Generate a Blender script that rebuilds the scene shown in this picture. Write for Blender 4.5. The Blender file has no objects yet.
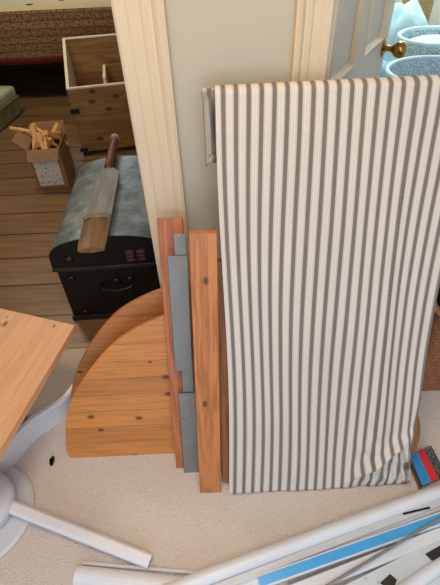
import bpy, bmesh, math, random
from mathutils import Vector, Matrix, noise
random.seed(7)
C = bpy.context.scene.collection
S = bpy.context.scene
# ------------------------------------------------------------------ camera model
H = 1.5
FPX = 440.0
NX, NY = 22.0, 462.5                      # nadir direction in the picture, relative to the centre
ROLL = math.atan2(NX, NY)
PITCH = math.atan2(FPX, math.hypot(NX, NY))
R0 = Vector((1, 0, 0)); D0 = Vector((0, -math.sin(PITCH), -math.cos(PITCH))); FW = Vector((0, math.cos(PITCH), -math.sin(PITCH)))
RI = math.cos(ROLL)*R0 + math.sin(ROLL)*D0
DI = -math.sin(ROLL)*R0 + math.cos(ROLL)*D0
CAM = Vector((0, 0, H))
def ray(x, y): return FW*FPX + RI*(x-220) + DI*(y-292.5)
def atz(x, y, z=0.0):
    d = ray(x, y); return CAM + d*((z-H)/d.z)
def aty(x, y, Y):
    d = ray(x, y); return CAM + d*(Y/d.y)
def atp(x, y, o, n):
    d = ray(x, y); return CAM + d*((o-CAM).dot(n)/d.dot(n))
cd = bpy.data.cameras.new('camera'); cam = bpy.data.objects.new('camera', cd); C.objects.link(cam)
m = Matrix((RI, -DI, -FW)).transposed().to_4x4(); m.translation = CAM
cam.matrix_world = m
cd.sensor_fit = 'VERTICAL'; cd.sensor_height = 24; cd.lens = 24*FPX/585; cd.clip_start = 0.02
S.camera = cam
# ------------------------------------------------------------------ material helpers
def lin(c):
    return tuple(((v/255)/12.92 if v/255 <= .04045 else ((v/255+.055)/1.055)**2.4) for v in c) + (1,)
class NT:
    def __init__(s, name, rough=.6, metal=0, spec=.5):
        s.m = bpy.data.materials.new(name); s.m.use_nodes = True
        s.n = s.m.node_tree.nodes; s.l = s.m.node_tree.links
        s.b = s.n['Principled BSDF']; s.b.inputs['Roughness'].default_value = rough
        s.b.inputs['Metallic'].default_value = metal; s.b.inputs['Specular IOR Level'].default_value = spec
    def new(s, t, **k):
        n = s.n.new(t)
        for a, v in k.items(): setattr(n, a, v)
        return n
    def link(s, a, b): s.l.new(a, b)
    def coord(s, kind='Object', scale=(1, 1, 1), rot=(0, 0, 0), loc=(0, 0, 0)):
        c = s.new('ShaderNodeTexCoord'); mp = s.new('ShaderNodeMapping')
        mp.inputs['Scale'].default_value = scale; mp.inputs['Rotation'].default_value = rot; mp.inputs['Location'].default_value = loc
        s.link(c.outputs[kind], mp.inputs[0]); return mp.outputs[0]
    def noise(s, vec, scale=5, detail=3, rough=.5):
        n = s.new('ShaderNodeTexNoise'); s.link(vec, n.inputs['Vector'])
        n.inputs['Scale'].default_value = scale; n.inputs['Detail'].default_value = detail; n.inputs['Roughness'].default_value = rough
        return n.outputs['Fac']
    def ramp(s, fac, stops, interp='LINEAR'):
        r = s.new('ShaderNodeValToRGB'); r.color_ramp.interpolation = interp
        e = r.color_ramp.elements
        while len(e) < len(stops): e.new(.5)
        for i, (p, c) in enumerate(stops): e[i].position = p; e[i].color = c
        s.link(fac, r.inputs[0]); return r.outputs[0]
    def mix(s, fac, a, b, mode='MIX'):
        x = s.new('ShaderNodeMix', data_type='RGBA', blend_type=mode)
        for i, v in ((0, fac), (6, a), (7, b)):
            if hasattr(v, 'is_output'): s.link(v, x.inputs[i])
            else: x.inputs[i].default_value = v
        return x.outputs[2]
    def math(s, op, a, b=None, c=None):
        x = s.new('ShaderNodeMath', operation=op)
        for i, v in enumerate((a, b, c)):
            if v is None: continue
            if hasattr(v, 'is_output'): s.link(v, x.inputs[i])
            else: x.inputs[i].default_value = v
        return x.outputs[0]
    def col(s, c):
        if hasattr(c, 'is_output'): s.link(c, s.b.inputs['Base Color'])
        else: s.b.inputs['Base Color'].default_value = c
        return s
    def bump(s, h, strength=.3, dist=.002):
        b = s.new('ShaderNodeBump'); b.inputs['Strength'].default_value = strength; b.inputs['Distance'].default_value = dist
        s.link(h, b.inputs['Height']); s.link(b.outputs[0], s.b.inputs['Normal']); return s
def W(v): return (v, v, v, 1)
def plain(name, c, rough=.6, metal=0, var=.06, scale=9, spec=.5, bump=.0):
    t = NT(name, rough, metal, spec); v = t.coord()
    n = t.noise(v, scale, 4)
    a = lin([x*(1-var) for x in c]); b = lin([min(255, x*(1+var)) for x in c])
    t.col(t.ramp(n, [(.3, a), (.7, b)]))
    if bump: t.bump(t.noise(v, scale*14, 3), bump, .001)
    return t.m
def pine(name, c, dark, grain='z', knots=(), stave=0, staveaxis=1, rough=.45, gscale=1.0, knot_r=.006):
    """grain runs along the local axis 'grain'; knots are local points"""
    t = NT(name, rough)
    ax = 'xyz'.index(grain)
    sc = [26*gscale]*3; sc[ax] = 1.6*gscale
    v = t.coord(scale=sc)
    n = t.noise(v, 1.0, 4, .55)
    w = t.math('FRACT', t.math('MULTIPLY', n, 7.0))
    w = t.math('ABSOLUTE', t.math('SUBTRACT', w, .5))
    fine = t.noise(t.coord(scale=[s_*9 for s_ in sc]), 1.0, 2)
    f = t.math('ADD', t.math('MULTIPLY', w, .9), t.math('MULTIPLY', fine, .5))
    base = t.ramp(f, [(.1, lin(dark)), (.55, lin(c)), (.9, lin([min(255, x*1.07) for x in c]))])
    if stave:
        cc = t.new('ShaderNodeTexCoord'); sp = t.new('ShaderNodeSeparateXYZ'); t.link(cc.outputs['Object'], sp.inputs[0])
        q = t.math('DIVIDE', sp.outputs[staveaxis], stave)
        wn = t.new('ShaderNodeTexWhiteNoise', noise_dimensions='1D'); t.link(t.math('FLOOR', q), wn.inputs['W'])
        base = t.mix(.35, base, t.ramp(wn.outputs[0], [(0, lin([x*.80 for x in c])), (1, lin([min(255, x*1.1) for x in c]))]))
        e = t.math('ABSOLUTE', t.math('SUBTRACT', t.math('FRACT', q), .5))
        base = t.mix(t.math('MULTIPLY', t.math('GREATER_THAN', e, .48), .45), base, lin([x*.6 for x in dark]))
    cc = t.new('ShaderNodeTexCoord')
    for k in knots:
        r = k[3] if len(k) > 3 else knot_r
        sb = t.new('ShaderNodeVectorMath', operation='SUBTRACT'); t.link(cc.outputs['Object'], sb.inputs[0]); sb.inputs[1].default_value = k[:3]
        ml = t.new('ShaderNodeVectorMath', operation='MULTIPLY'); t.link(sb.outputs[0], ml.inputs[0])
        s3 = [.7/r]*3; s3[ax] = .42/r; ml.inputs[1].default_value = s3
        ln = t.new('ShaderNodeVectorMath', operation='LENGTH'); t.link(ml.outputs[0], ln.inputs[0])
        base = t.mix(t.ramp(ln.outputs['Value'], [(.45, W(.85)), (1, W(0))]), base, lin([x*.42 for x in dark]))
    t.col(base); t.bump(fine, .12, .0006)
    return t.m
# ------------------------------------------------------------------ mesh helpers
def xf(bm, verts, M): bmesh.ops.transform(bm, matrix=M, verts=verts)
def box(bm, c, s, R=None):
    r = bmesh.ops.create_cube(bm, size=1)
    M = Matrix.Translation(Vector(c)) @ (R.to_4x4() if R is not None else Matrix.Identity(4)) @ Matrix.Diagonal((*s, 1))
    xf(bm, r['verts'], M); return r['verts']
def frame(xa, ya):
    xa = Vector(xa).normalized(); za = xa.cross(Vector(ya)).normalized(); ya = za.cross(xa)
    return Matrix((xa, ya, za)).transposed()
def prism(bm, pts, ext):
    ext = Vector(ext); a = [bm.verts.new(Vector(p)) for p in pts]; b = [bm.verts.new(Vector(p)+ext) for p in pts]
    n = len(pts); bm.faces.new(a); bm.faces.new(list(reversed(b)))
    for i in range(n): bm.faces.new((a[i], b[i], b[(i+1) % n], a[(i+1) % n]))
    return a+b
def tube(bm, path, r, seg=10, cap=True, sq=None):
    path = [Vector(p) for p in path]; rings = []
    for i, p in enumerate(path):
        d = (path[min(i+1, len(path)-1)]-path[max(i-1, 0)]).normalized()
        u = d.cross(Vector((0, 0, 1)))
        if u.length < 1e-3: u = Vector((1, 0, 0))
        u.normalize(); w = u.cross(d)
        rr = r[i] if isinstance(r, (list, tuple)) else r
        rings.append([bm.verts.new(p + (u*math.cos(2*math.pi*k/seg)*(sq[0] if sq else 1) + w*math.sin(2*math.pi*k/seg)*(sq[1] if sq else 1))*rr) for k in range(seg)])
    for i in range(len(rings)-1):
        for k in range(seg):
            bm.faces.new((rings[i][k], rings[i][(k+1) % seg], rings[i+1][(k+1) % seg], rings[i+1][k]))
    if cap: bm.faces.new(rings[0][::-1]); bm.faces.new(rings[-1])
def lathe(bm, prof, M=None, seg=32, sx=1, sy=1):
    rings = []; M = M or Matrix.Identity(4)
    for r, z in prof:
        if r < 1e-6: rings.append([bm.verts.new(M @ Vector((0, 0, z)))])
        else: rings.append([bm.verts.new(M @ Vector((r*sx*math.cos(2*math.pi*k/seg), r*sy*math.sin(2*math.pi*k/seg), z))) for k in range(seg)])
    for a, b in zip(rings, rings[1:]):
        for k in range(seg):
            k2 = (k+1) % seg
            if len(a) == 1 and len(b) == 1: continue
            if len(a) == 1: bm.faces.new((a[0], b[k], b[k2]))
            elif len(b) == 1: bm.faces.new((a[k], a[k2], b[0]))
            else: bm.faces.new((a[k], a[k2], b[k2], b[k]))
def strip(bm, rows, closed=False):
    """grid of points -> quads"""
    vs = [[bm.verts.new(Vector(p)) for p in r] for r in rows]
    for i in range(len(vs)-1):
        n = len(vs[i])
        for j in range(n if closed else n-1):
            bm.faces.new((vs[i][j], vs[i][(j+1) % n], vs[i+1][(j+1) % n], vs[i+1][j]))
    return vs
def bm_(): return bmesh.new()
def obj(name, bm, mat, parent=None, M=None, bevel=0, smooth=False, label=None, cat=None, group=None, kind=None):
    """mesh given in world space (M None) or in the local space of matrix M"""
    bmesh.ops.recalc_face_normals(bm, faces=bm.faces)
    me = bpy.data.meshes.new(name)
    if M is None:
        vs = [v.co for v in bm.verts]
        lo = Vector([min(v[i] for v in vs) for i in range(3)]); hi = Vector([max(v[i] for v in vs) for i in range(3)])
        o0 = Vector(((lo.x+hi.x)/2, (lo.y+hi.y)/2, lo.z)); M = Matrix.Translation(o0)
        bmesh.ops.translate(bm, verts=bm.verts, vec=-o0)
    bm.to_mesh(me); bm.free(); me.materials.append(mat)
    o = bpy.data.objects.new(name, me); C.objects.link(o)
    if parent is not None:
        o.parent = parent; o.matrix_basis = wm(parent).inverted() @ M
    else: o.matrix_basis = M
    if bevel:
        b = o.modifiers.new('bevel', 'BEVEL'); b.width = bevel; b.segments = 2; b.limit_method = 'ANGLE'; b.angle_limit = .6
    if smooth:
        for p in me.polygons: p.use_smooth = True
    tag(o, label, cat, group, kind)
    return o
def wm(o):
    return (wm(o.parent) if o.parent else Matrix.Identity(4)) @ o.matrix_basis
def tag(o, label=None, cat=None, group=None, kind=None):
    if label: o['label'] = label
    if cat: o['category'] = cat
    if group: o['group'] = group
    if kind: o['kind'] = kind
def thing(name, label, cat, loc, group=None, M=None):
    o = bpy.data.objects.new(name, None); C.objects.link(o)
    o.matrix_basis = M if M is not None else Matrix.Translation(Vector(loc)); o.empty_display_size = .05
    tag(o, label, cat, group); return o
# ------------------------------------------------------------------ materials
m_wall = plain('wall_paint', (196, 188, 170), .85, var=.015, scale=2, bump=.05)
m_trim = plain('trim_gloss', (224, 203, 174), .42, var=.012, scale=3)
m_door = plain('door_paint', (208, 198, 192), .4, var=.015, scale=3)
m_ceil = plain('ceiling_paint', (225, 220, 210), .9, var=.01)
m_dimwall = plain('far_wall_paint', (190, 180, 160), .9, var=.02)
m_white = plain('white_plastic', (220, 222, 230), .33, var=.02, scale=6)
m_white2 = plain('greyish_plastic', (200, 202, 210), .4, var=.03, scale=8)
m_steel = plain('galvanised_steel', (130, 131, 130), .5, .45, var=.04, scale=16)
m_screw = plain('screw_steel', (170, 160, 150), .35, .9)
m_brass = plain('aged_brass', (160, 120, 62), .25, 1.0, var=.12, scale=30)
m_black = plain('black_painted_metal', (15, 14, 14), .45, .2, var=.25, scale=12)
m_blackgap = plain('dark_cloth', (22, 19, 18), .9, var=.2, scale=12)
m_blue = plain('blue_film', (66, 168, 236), .3, var=.04, scale=12)
# carpet
t = NT('loop_carpet', .95, spec=.1); v = t.coord()
vo = t.new('ShaderNodeTexVoronoi'); vo.inputs['Scale'].default_value = 230; t.link(v, vo.inputs['Vector'])
c1 = t.ramp(vo.outputs['Distance'], [(.0, lin((228, 217, 208))), (.55, lin((218, 206, 199))), (1, lin((198, 187, 181)))])
c2 = t.mix(t.math('MULTIPLY', t.noise(v, 6, 4), .35), c1, lin((206, 190, 180)))
sp = t.ramp(t.noise(v, 34, 3, .7), [(.70, W(0)), (.78, W(.55))])
t.col(t.mix(sp, c2, lin((150, 140, 132)))); t.bump(vo.outputs['Distance'], .8, .004); m_carpet = t.m
# dark floorboards (boards run along X, 0.2275 m wide)
t = NT('dark_floorboards', .38); cc = t.new('ShaderNodeTexCoord'); spx = t.new('ShaderNodeSeparateXYZ'); t.link(cc.outputs['Object'], spx.inputs[0])
q = t.math('DIVIDE', spx.outputs[1], .2275)
wn = t.new('ShaderNodeTexWhiteNoise', noise_dimensions='1D'); t.link(t.math('FLOOR', q), wn.inputs['W'])
gr = t.noise(t.coord(scale=(2, 22, 2)), 1.5, 5, .6)
base = t.ramp(gr, [(.3, lin((96, 70, 46))), (.55, lin((132, 102, 70))), (.75, lin((154, 122, 86)))])
base = t.mix(.35, base, t.ramp(wn.outputs[0], [(0, lin((88, 64, 44))), (1, lin((150, 118, 82)))]))
ed = t.math('ABSOLUTE', t.math('SUBTRACT', t.math('FRACT', q), .5))
base = t.mix(t.math('GREATER_THAN', ed, .478), base, lin((24, 15, 10)))
t.col(base); t.bump(t.math('LESS_THAN', ed, .478), .4, .004); m_boards = t.m
# ------------------------------------------------------------------ room shell
YW = 1.18          # wall face of this room
YB = 1.32          # wall face of the far rooms
ZC = 2.5
XL1 = aty(109, 0, YW-.025).x          # opening edge of the left architrave
XL2 = aty(163.5, 0, YW-.025).x
XR1 = aty(297.7, 0, YW-.025).x
XR2 = aty(337, 0, YW-.025).x
LOX, ROX = -1.02, 1.17                  # far sides of the two door openings
def struct(name, bm, mat, **k): return obj(name, bm, mat, kind='structure', **k)
def sbox(name, lo, hi, mat, **k):
    b = bm_(); lo = Vector(lo); hi = Vector(hi); box(b, (lo+hi)/2, hi-lo); return struct(name, b, mat, **k)
sbox('floor', (-2.2, -3.0, -.05), (2.4, 1.272, 0), m_carpet)
b = bm_(); box(b, (0, 0, 0), (4.5, 4.5, .05)); struct('floor_left_room', b, m_boards, M=Matrix.Translation((-1.95-.2, 1.2+.0725+.0+2.25, -.025+.0)))
bpy.data.objects['floor_left_room'].location.y = 1.2725+2.25
# shift board seams so that one lies at Y=1.655
sbox('floor_right_room', (.13, 1.273, -.05), (3.2, 4.2, 0), m_carpet)
DH = 2.03
b = bm_()
for lo, hi in (((-2.2, YW, 0), (LOX, YB, ZC)), ((LOX, YW, DH), (XL1+.02, YB, ZC)), ((XL1+.02, YW, 0), (XR2+.01, YB, ZC)), ((XR2+.01, YW, DH), (ROX, YB, ZC)), ((ROX, YW, 0), (2.4, YB, ZC))):
    lo = Vector(lo); hi = Vector(hi); box(b, (lo+hi)/2, hi-lo)
struct('wall_front', b, m_wall)
b = bm_()
for lo, hi in (((-2.2, -3.1, 0), (-1.5, -3, ZC)), ((1.9, -3.1, 0), (2.4, -3, ZC)), ((-1.5, -3.1, 0), (1.9, -3, .7)), ((-1.5, -3.1, 2.25), (1.9, -3, ZC))):
    lo = Vector(lo); hi = Vector(hi); box(b, (lo+hi)/2, hi-lo)
struct('wall_back', b, m_wall)
b = bm_()
for x0, x1 in ((-1.5, -1.44), (.17, .23), (1.84, 1.9)): box(b, ((x0+x1)/2, -3.05, 1.475), (x1-x0, .06, 1.55))
for z in (.73, 1.47, 2.22): box(b, (.2, -3.05, z), (3.4, .055, .06))
struct('window_1', b, m_trim)
sbox('wall_left', (-2.3, -3.1, 0), (-2.2, YB, ZC), m_wall)
sbox('wall_right', (2.4, -3.1, 0), (2.5, YB, ZC), m_wall)
sbox('ceiling', (-2.3, -3.1, ZC), (2.5, YB, ZC+.1), m_ceil)
# left room
sbox('wall_far_left', (-4.5, YB, 0), (-4.4, 5.8, ZC), m_dimwall)
sbox('wall_far_back', (-4.4, 5.75, 0), (.1, 5.85, ZC), m_dimwall)
sbox('wall_between', (.02, YB, 0), (.12, 5.75, ZC), m_dimwall)
sbox('wall_far_front', (-4.4, YW+.02, 0), (-2.31, YB, ZC), m_dimwall)
sbox('ceiling_left_room', (-4.5, YB, ZC), (.12, 5.8, ZC+.1), m_ceil)
# right room
sbox('wall_right_room_back', (.12, 4.2, 0), (3.2, 4.3, ZC), m_ceil)
sbox('wall_right_room_side', (3.2, YB, 0), (3.3, 4.3, ZC), m_ceil)
sbox('wall_right_room_front', (2.51, YB-.06, 0), (3.2, YB, ZC), m_ceil)
sbox('ceiling_right_room', (.12, YB, ZC), (3.3, 4.3, ZC+.1), m_ceil)
# architraves: moulded profile extruded upwards (x offset from the opening side, depth)
def architrave(name, x0, w, sgn):
    prof = [(0, 0), (0, .010), (.006, .014), (.03, .0145), (.036, .011), (.062, .012), (.068, .015), (.084, .017), (.090, .0165), (.094, .021), (.102, .026), (.112, .028), (.12, .025), (.12, 0)]
    b = bm_()
    pts = [Vector((x0+sgn*px/.12*w, YW-py, 0)) for px, py in prof]
    prism(b, pts, (0, 0, DH+.1)); return struct(name, b, m_trim)
architrave('trim_1', XL1, XL2-XL1, 1)
architrave('trim_2', XR2, XR2-XR1, -1)
sbox('trim_3', (XL1+.008, YW+.0, 0), (XL1+.02, YB, DH), m_trim)     # door lining
sbox('trim_4', (LOX-.10, YW-.022, 0), (LOX, YW, DH+.1), m_trim)
sbox('trim_5', (ROX, YW-.022, 0), (ROX+.10, YW, DH+.1), m_trim)
sbox('trim_6', (LOX, YW-.022, DH), (XL1, YW, DH+.1), m_trim)
sbox('trim_7', (XR2, YW-.022, DH), (ROX, YW, DH+.1), m_trim)
b = bm_(); prism(b, [(XL2, YW, 0), (XL2, YW-.02, 0), (XL2, YW-.02, .12), (XL2, YW-.008, .145), (XL2, YW, .145)], (XR1-XL2, 0, 0)); struct('baseboard_front', b, m_trim)
# threshold strip
b = bm_(); prism(b, [(LOX, 1.262, 0), (LOX, 1.266, .006), (LOX, 1.286, .006), (LOX, 1.292, 0)], (XL1+.008-LOX, 0, 0)); struct('trim_8', b, plain('threshold_wood', (168, 152, 112), .5))

# ------------------------------------------------------------------ right door, ajar
hx, hy = XR2+.012, YB
da = math.radians(32); dd = Vector((math.sin(da), math.cos(da), 0)); dn = Vector((math.cos(da), -math.sin(da), 0))
DW = .83
DM = Matrix((dd, Vector((0, 0, 1)), dn)).transposed().to_4x4(); DM.translation = Vector((hx, hy, .01))    # local x along the door, y up, z towards the visible face
dr = thing('door_1', None, None, None, M=DM); dr['kind'] = 'structure'
def lbox(bm, lo, hi): lo = Vector(lo); hi = Vector(hi); box(bm, (lo+hi)/2, hi-lo)
b = bm_(); T = .040
lbox(b, (0, 0, -T), (DW, 2.0, -.010))
st = .10; zlr = 1.0-.01
for lo, hi in (((0, 0), (st, 2)), ((DW-st, 0), (DW, 2)), ((st, 0), (DW-st, .2)), ((st, .80), (DW-st, zlr)), ((st, 1.88), (DW-st, 2)), ((DW/2-.05, .2), (DW/2+.05, .80)), ((DW/2-.05, zlr), (DW/2+.05, 1.88))):
    lbox(b, (lo[0], lo[1], -.0101), (hi[0], hi[1], 0))
obj('door_leaf', b, m_door, dr, M=DM.copy())
for (x0, x1) in ((st, DW/2-.05), (DW/2+.05, DW-st)):
    for (y0, y1) in ((.2, .80), (zlr, 1.88)):
        b = bm_(); q = .022
        ring = [[(x0, y0, 0), (x1, y0, 0), (x1, y1, 0), (x0, y1, 0)], [(x0+q*.3, y0+q*.3, .007), (x1-q*.3, y0+q*.3, .007), (x1-q*.3, y1-q*.3, .007), (x0+q*.3, y1-q*.3, .007)],
                [(x0+q, y0+q, -.0095), (x1-q, y0+q, -.0095), (x1-q, y1-q, -.0095), (x0+q, y1-q, -.0095)]]
        strip(b, ring, True); obj('panel_moulding', b, m_trim, dr, M=DM.copy())
# knob
kp = atp(386, 45, Vector((hx, hy, 0)), dn); kl = DM.inverted() @ kp
KM = DM @ Matrix.Translation((min(kl.x, DW-.05), kl.y, 0)) @ Matrix.Diagonal((1.25, 1.25, 1.25, 1))
kn = obj('door_knob', (lambda b: (lathe(b, [(0, .0), (.010, .0), (.010, .008), (.0085, .018), (.0095, .028), (.016, .034), (.0235, .044), (.0255, .054), (.024, .064), (.016, .072), (0, .075)], seg=28), b)[1])(bm_()), m_brass, dr, M=KM.copy(), smooth=True)
b = bm_(); lathe(b, [(0, 0), (.027, 0), (.027, .003), (.02, .006), (.012, .009), (0, .009)], seg=28); obj('rose', b, m_brass, kn, M=KM.copy(), smooth=False)

# ------------------------------------------------------------------ striped cloth and its panel
YTOP = 1.06
pTL = aty(215, 93, YTOP); pBL = atz(229, 491, .004)
xr = aty(480, 81, YTOP).x
axu = Vector((1, 0, 0)); axv = (Vector((0, pTL.y, pTL.z))-Vector((0, pBL.y, .004))); VL = axv.length; axv.normalize()
nrm = Vector((0, -axv.z, axv.y))           # towards the camera
if nrm.y > 0: nrm = -nrm
wTop = xr-pTL.x; xBL = pBL.x; wBot = atz(411, 489).x-xBL
PER = wTop/20.7
print('cloth', pTL, pBL, 'wTop', wTop, 'wBot', wBot, 'PER', PER, 'VL', VL)
t = NT('ticking_fabric', .9, spec=.15)
uv = t.new('ShaderNodeUVMap', uv_map='UVMap'); sx = t.new('ShaderNodeSeparateXYZ'); t.link(uv.outputs[0], sx.inputs[0])
fr = t.math('FRACT', sx.outputs[0])
dist = t.math('ABSOLUTE', t.math('SUBTRACT', fr, .5))       # 0 = centre of the dark stripe
nn = t.noise(t.coord('UV', scale=(60, 900, 1)), 1, 2)
mainS = t.ramp(dist, [(.14, W(1)), (.235, W(0))])
thin = t.ramp(t.math('ABSOLUTE', t.math('SUBTRACT', dist, .27)), [(.018, W(.38)), (.04, W(0))])
thin2 = t.ramp(dist, [(.46, W(0)), (.49, W(.28))])
base = t.mix(t.noise(t.coord(), 3, 3), lin((208, 200, 192)), lin((220, 213, 205)))
base = t.mix(thin, base, lin((150, 138, 128))); base = t.mix(thin2, base, lin((160, 150, 138)))
base = t.mix(mainS, base, t.mix(nn, lin((104, 96, 92)), lin((138, 128, 122))))
seam = t.math('MULTIPLY', t.math('LESS_THAN', t.math('ABSOLUTE', t.math('SUBTRACT', sx.outputs[0], 15.62)), .07),
              t.math('MULTIPLY', t.math('LESS_THAN', t.math('FRACT', t.math('MULTIPLY', sx.outputs[1], 2.6)), .6), t.math('LESS_THAN', sx.outputs[1], 24.5)))
base = t.mix(t.math('MULTIPLY', seam, .55), base, lin((92, 84, 80)))
t.col(base); t.bump(t.noise(t.coord('UV', scale=(220, 1800, 1)), 1, 2), .25, .0006); m_tick = t.m
NU, NV = 260, 150
def ss(a, b, x):
    x = max(0, min(1, (x-a)/(b-a))); return x*x*(3-2*x)
def cloth_pt(u, v):
    """u 0..1 across, v 0..1 up the front"""
    w = wBot + (wTop-wBot)*v
    x = xBL + (pTL.x-xBL)*v + u*w
    # folds: long soft vertical waves that fade in toward the bottom
    k = 1-v
    low = ss(0, .10, v)
    d = (.005*math.sin(u*17+1.2*v+1) + .003*math.sin(u*41+v*4))*ss(0, .9, k)*(.25+.75*low)
    d += .0016*math.exp(-((v-.925)/.004)**2)
    x += .010*math.sin(u*9+v*4)*math.sin(v*3.14)*.6
    d += .0022*noise.noise(Vector((u*9, v*7, 1)))
    x += .006*math.sin(v*5+u*2)*k
    # seam ridge in the right half
    su = .76
    d += .004*math.exp(-((u-su)/.006)**2)
    # crumple in the lower right corner: a diagonal fold hanging over a bunched hem
    dx = (u-.60)-(v*2.35)
    amp = ss(.60, .74, u)*(1-ss(.135, .20, v))
    left = 1-ss(-.02, .015, dx)                        # 1 above the fold, 0 below it
    d += amp*(.026*math.exp(-((dx+.035)/.035)**2)*left) + amp*(1-left)*(-.006+.006*math.sin(u*70+v*40)*ss(0, .03, v))
    x += amp*(1-left)*.010*ss(0, .03, v)
    d += amp*.010*noise.noise(Vector((u*20, v*26, 5)))*ss(0, .04, v)
    d += ss(.86, .95, u)*(1-ss(.05, .16, v))*ss(0, .02, v)*.014*math.sin(u*120+v*90)
    x -= .011*math.sin(math.pi*min(1, v*1.05))*ss(.55, 1, u)
    side = ss(.94, 1.0, u)*(1-ss(.08, .3, v))
    x -= side*.02
    zz = v*VL
    p = Vector((x, 0, 0)) + Vector((0, pBL.y, .004)) + axv*zz + nrm*(d+.012)
    p.z = max(p.z, .003)
    return p
bm = bm_(); uvl = bm.loops.layers.uv.new('UVMap')
vv = {}
rows = []
for j in range(NV+1):
    r = []
    for i in range(NU+1):
        r.append((cloth_pt(i/NU, j/NV), i/NU*20.7-.12, j/NV*30))
    rows.append(r)
top = [p[0] for p in rows[-1]]
for a, (off, dz) in enumerate(((.006, .004), (.018, .007), (.034, .005), (.044, -.004), (.047, -.03), (.048, -.09))):
    rows.append([(p+Vector((0, off, dz)), i/NU*20.7-.12, 30+(a+1)*.4) for i, p in enumerate(top)])
vs = [[bm.verts.new(p[0]) for p in r] for r in rows]
for j in range(len(rows)-1):
    for i in range(NU):
        f = bm.faces.new((vs[j][i], vs[j][i+1], vs[j+1][i+1], vs[j+1][i]))
        for l, (a, c) in zip(f.loops, ((j, i), (j, i+1), (j+1, i+1), (j+1, i))): l[uvl].uv = rows[a][c][1:]
cl = obj('striped_fabric', bm, m_tick, smooth=True, label='large cream and grey striped ticking fabric draped over a leaning panel', cat='fabric')
sm = cl.modifiers.new('thick', 'SOLIDIFY'); sm.thickness = .0016; sm.offset = -1
# hanging corner flap at the top left, folded behind
bm = bm_(); uvl = bm.loops.layers.uv.new('UVMap')
g = []
for j in range(25):
    tt = j/24; row = []
    yy = 88+(166-88)*tt
    for i in range(11):
        s_ = i/10
        px = 203.0+tt*3.5+(s_*(13.5+2*tt)); yp = yy+(0 if tt < .97 else 0)+(-4*math.sin(s_*3.1) if tt > .9 else 0)
        if tt < .1: px = 201.5+s_*14
        p = aty(px, yp, YTOP+.02+.012*math.cos(s_*math.pi*2)+.004*math.sin(tt*9+s_*4) + .006*tt)
        row.append((p, s_*1.7+.60, tt*5))
    g.append(row)
vs = [[bm.verts.new(p[0]) for p in r] for r in g]
for j in range(24):
    for i in range(10):
        f = bm.faces.new((vs[j][i], vs[j][i+1], vs[j+1][i+1], vs[j+1][i]))
        for l, (a, c) in zip(f.loops, ((j, i), (j, i+1), (j+1, i+1), (j+1, i))): l[uvl].uv = g[a][c][1:]
fl = obj('corner_flap', bm, m_tick, cl, smooth=True); s2 = fl.modifiers.new('t', 'SOLIDIFY'); s2.thickness = .003
# the wooden panel under the fabric (local x across, y up the slope, z to the camera)
m_panel = pine('stained_pine_panel', (154, 96, 52), (112, 60, 30), 'y')
PM = Matrix((axu, axv, axu.cross(axv))).transposed().to_4x4(); PM.translation = Vector((xBL, pBL.y+.028, .012))
pn = thing('leaning_board', 'brown wooden board leaning on the wall, almost hidden under striped fabric', 'board', None, M=PM)
b = bm_()
lbox(b, (.03, .12, -.022), (wBot-.05, VL-.02, .0)); obj('board', b, m_panel, pn, M=PM.copy(), bevel=.002)
b = bm_(); lbox(b, (-.020, -.0, -.03), (.03, .78, .004)); obj('leg', b, m_panel, pn, M=PM.copy(), bevel=.003)
b = bm_()
xo = wBot-.05
pts = [(xo-.01, 0, -.028), (xo+.02, 0, -.028)]
for k in range(13):
    a = k/12; pts.append((xo+.030+.046*math.sin(a*math.pi)**.8, .02+a*.27, -.028))
pts += [(xo+.01, VL-.03, -.028), (xo-.01, VL-.03, -.028)]
prism(b, pts, (0, 0, .03)); obj('leg', b, m_panel, pn, M=PM.copy(), bevel=.004)

# ------------------------------------------------------------------ leaning pine planks
def leaning(bx0, bx1, by, tx0, tx1, ty, ytop, name):
    """frame of a plank: base edge pixels on the floor, top edge pixels at depth ytop. returns M, w, L"""
    a = atz(bx0, by); c = atz(bx1, by); p = aty(tx0, ty, ytop); q = aty(tx1, ty, ytop)
    base = (a+c)/2; topc = (p+q)/2; L = (topc-base).length
    za = (topc-base).normalized(); xa = Vector((1, 0, 0)); xa = (xa-za*xa.dot(za)).normalized(); ya = za.cross(xa)
    M = Matrix((xa, ya, za)).transposed().to_4x4(); M.translation = base
    w = ((c-a).length+(q-p).length)/2
    print(name, 'w', (c-a).length, (q-p).length, 'L', L, 'top', topc)
    return M, w, L
def lk(M, px, py, yoff=0):
    o = M.translation; n = M.to_3x3().col[1]
    return M.inverted() @ atp(px, py, o + n*yoff, n)
M1, w1, L1 = leaning(200, 221, 493, 188.5, 217, 234, .90, 'front plank')
ks = [lk(M1, 206, 281), lk(M1, 205, 404)]
m_pl1 = pine('orange_pine', (192, 122, 70), (154, 88, 46), 'z', [(k.x, 0, k.z, .0065) for k in ks], gscale=.8)
b = bm_(); lbox(b, (-w1/2, 0, 0), (w1/2, .034, L1))
obj('pine_plank', b, m_pl1, M=M1, bevel=.0015, label='knotty pine plank leaning upright beside the striped fabric, in front of grey metal plates', cat='plank')
M2, w2, L2 = leaning(176, 198, 468, 157, 182, 218, YW-.08, 'back plank')
m_pl2 = pine('reddish_pine', (182, 106, 60), (142, 76, 42), 'z', gscale=.8)
b = bm_(); lbox(b, (-w2/2, 0, 0), (w2/2, .018, L2))
obj('pine_plank', b, m_pl2, M=M2, bevel=.0015, label='narrow reddish pine plank leaning behind the grey metal plates, over the curved shelves', cat='plank')
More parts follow.
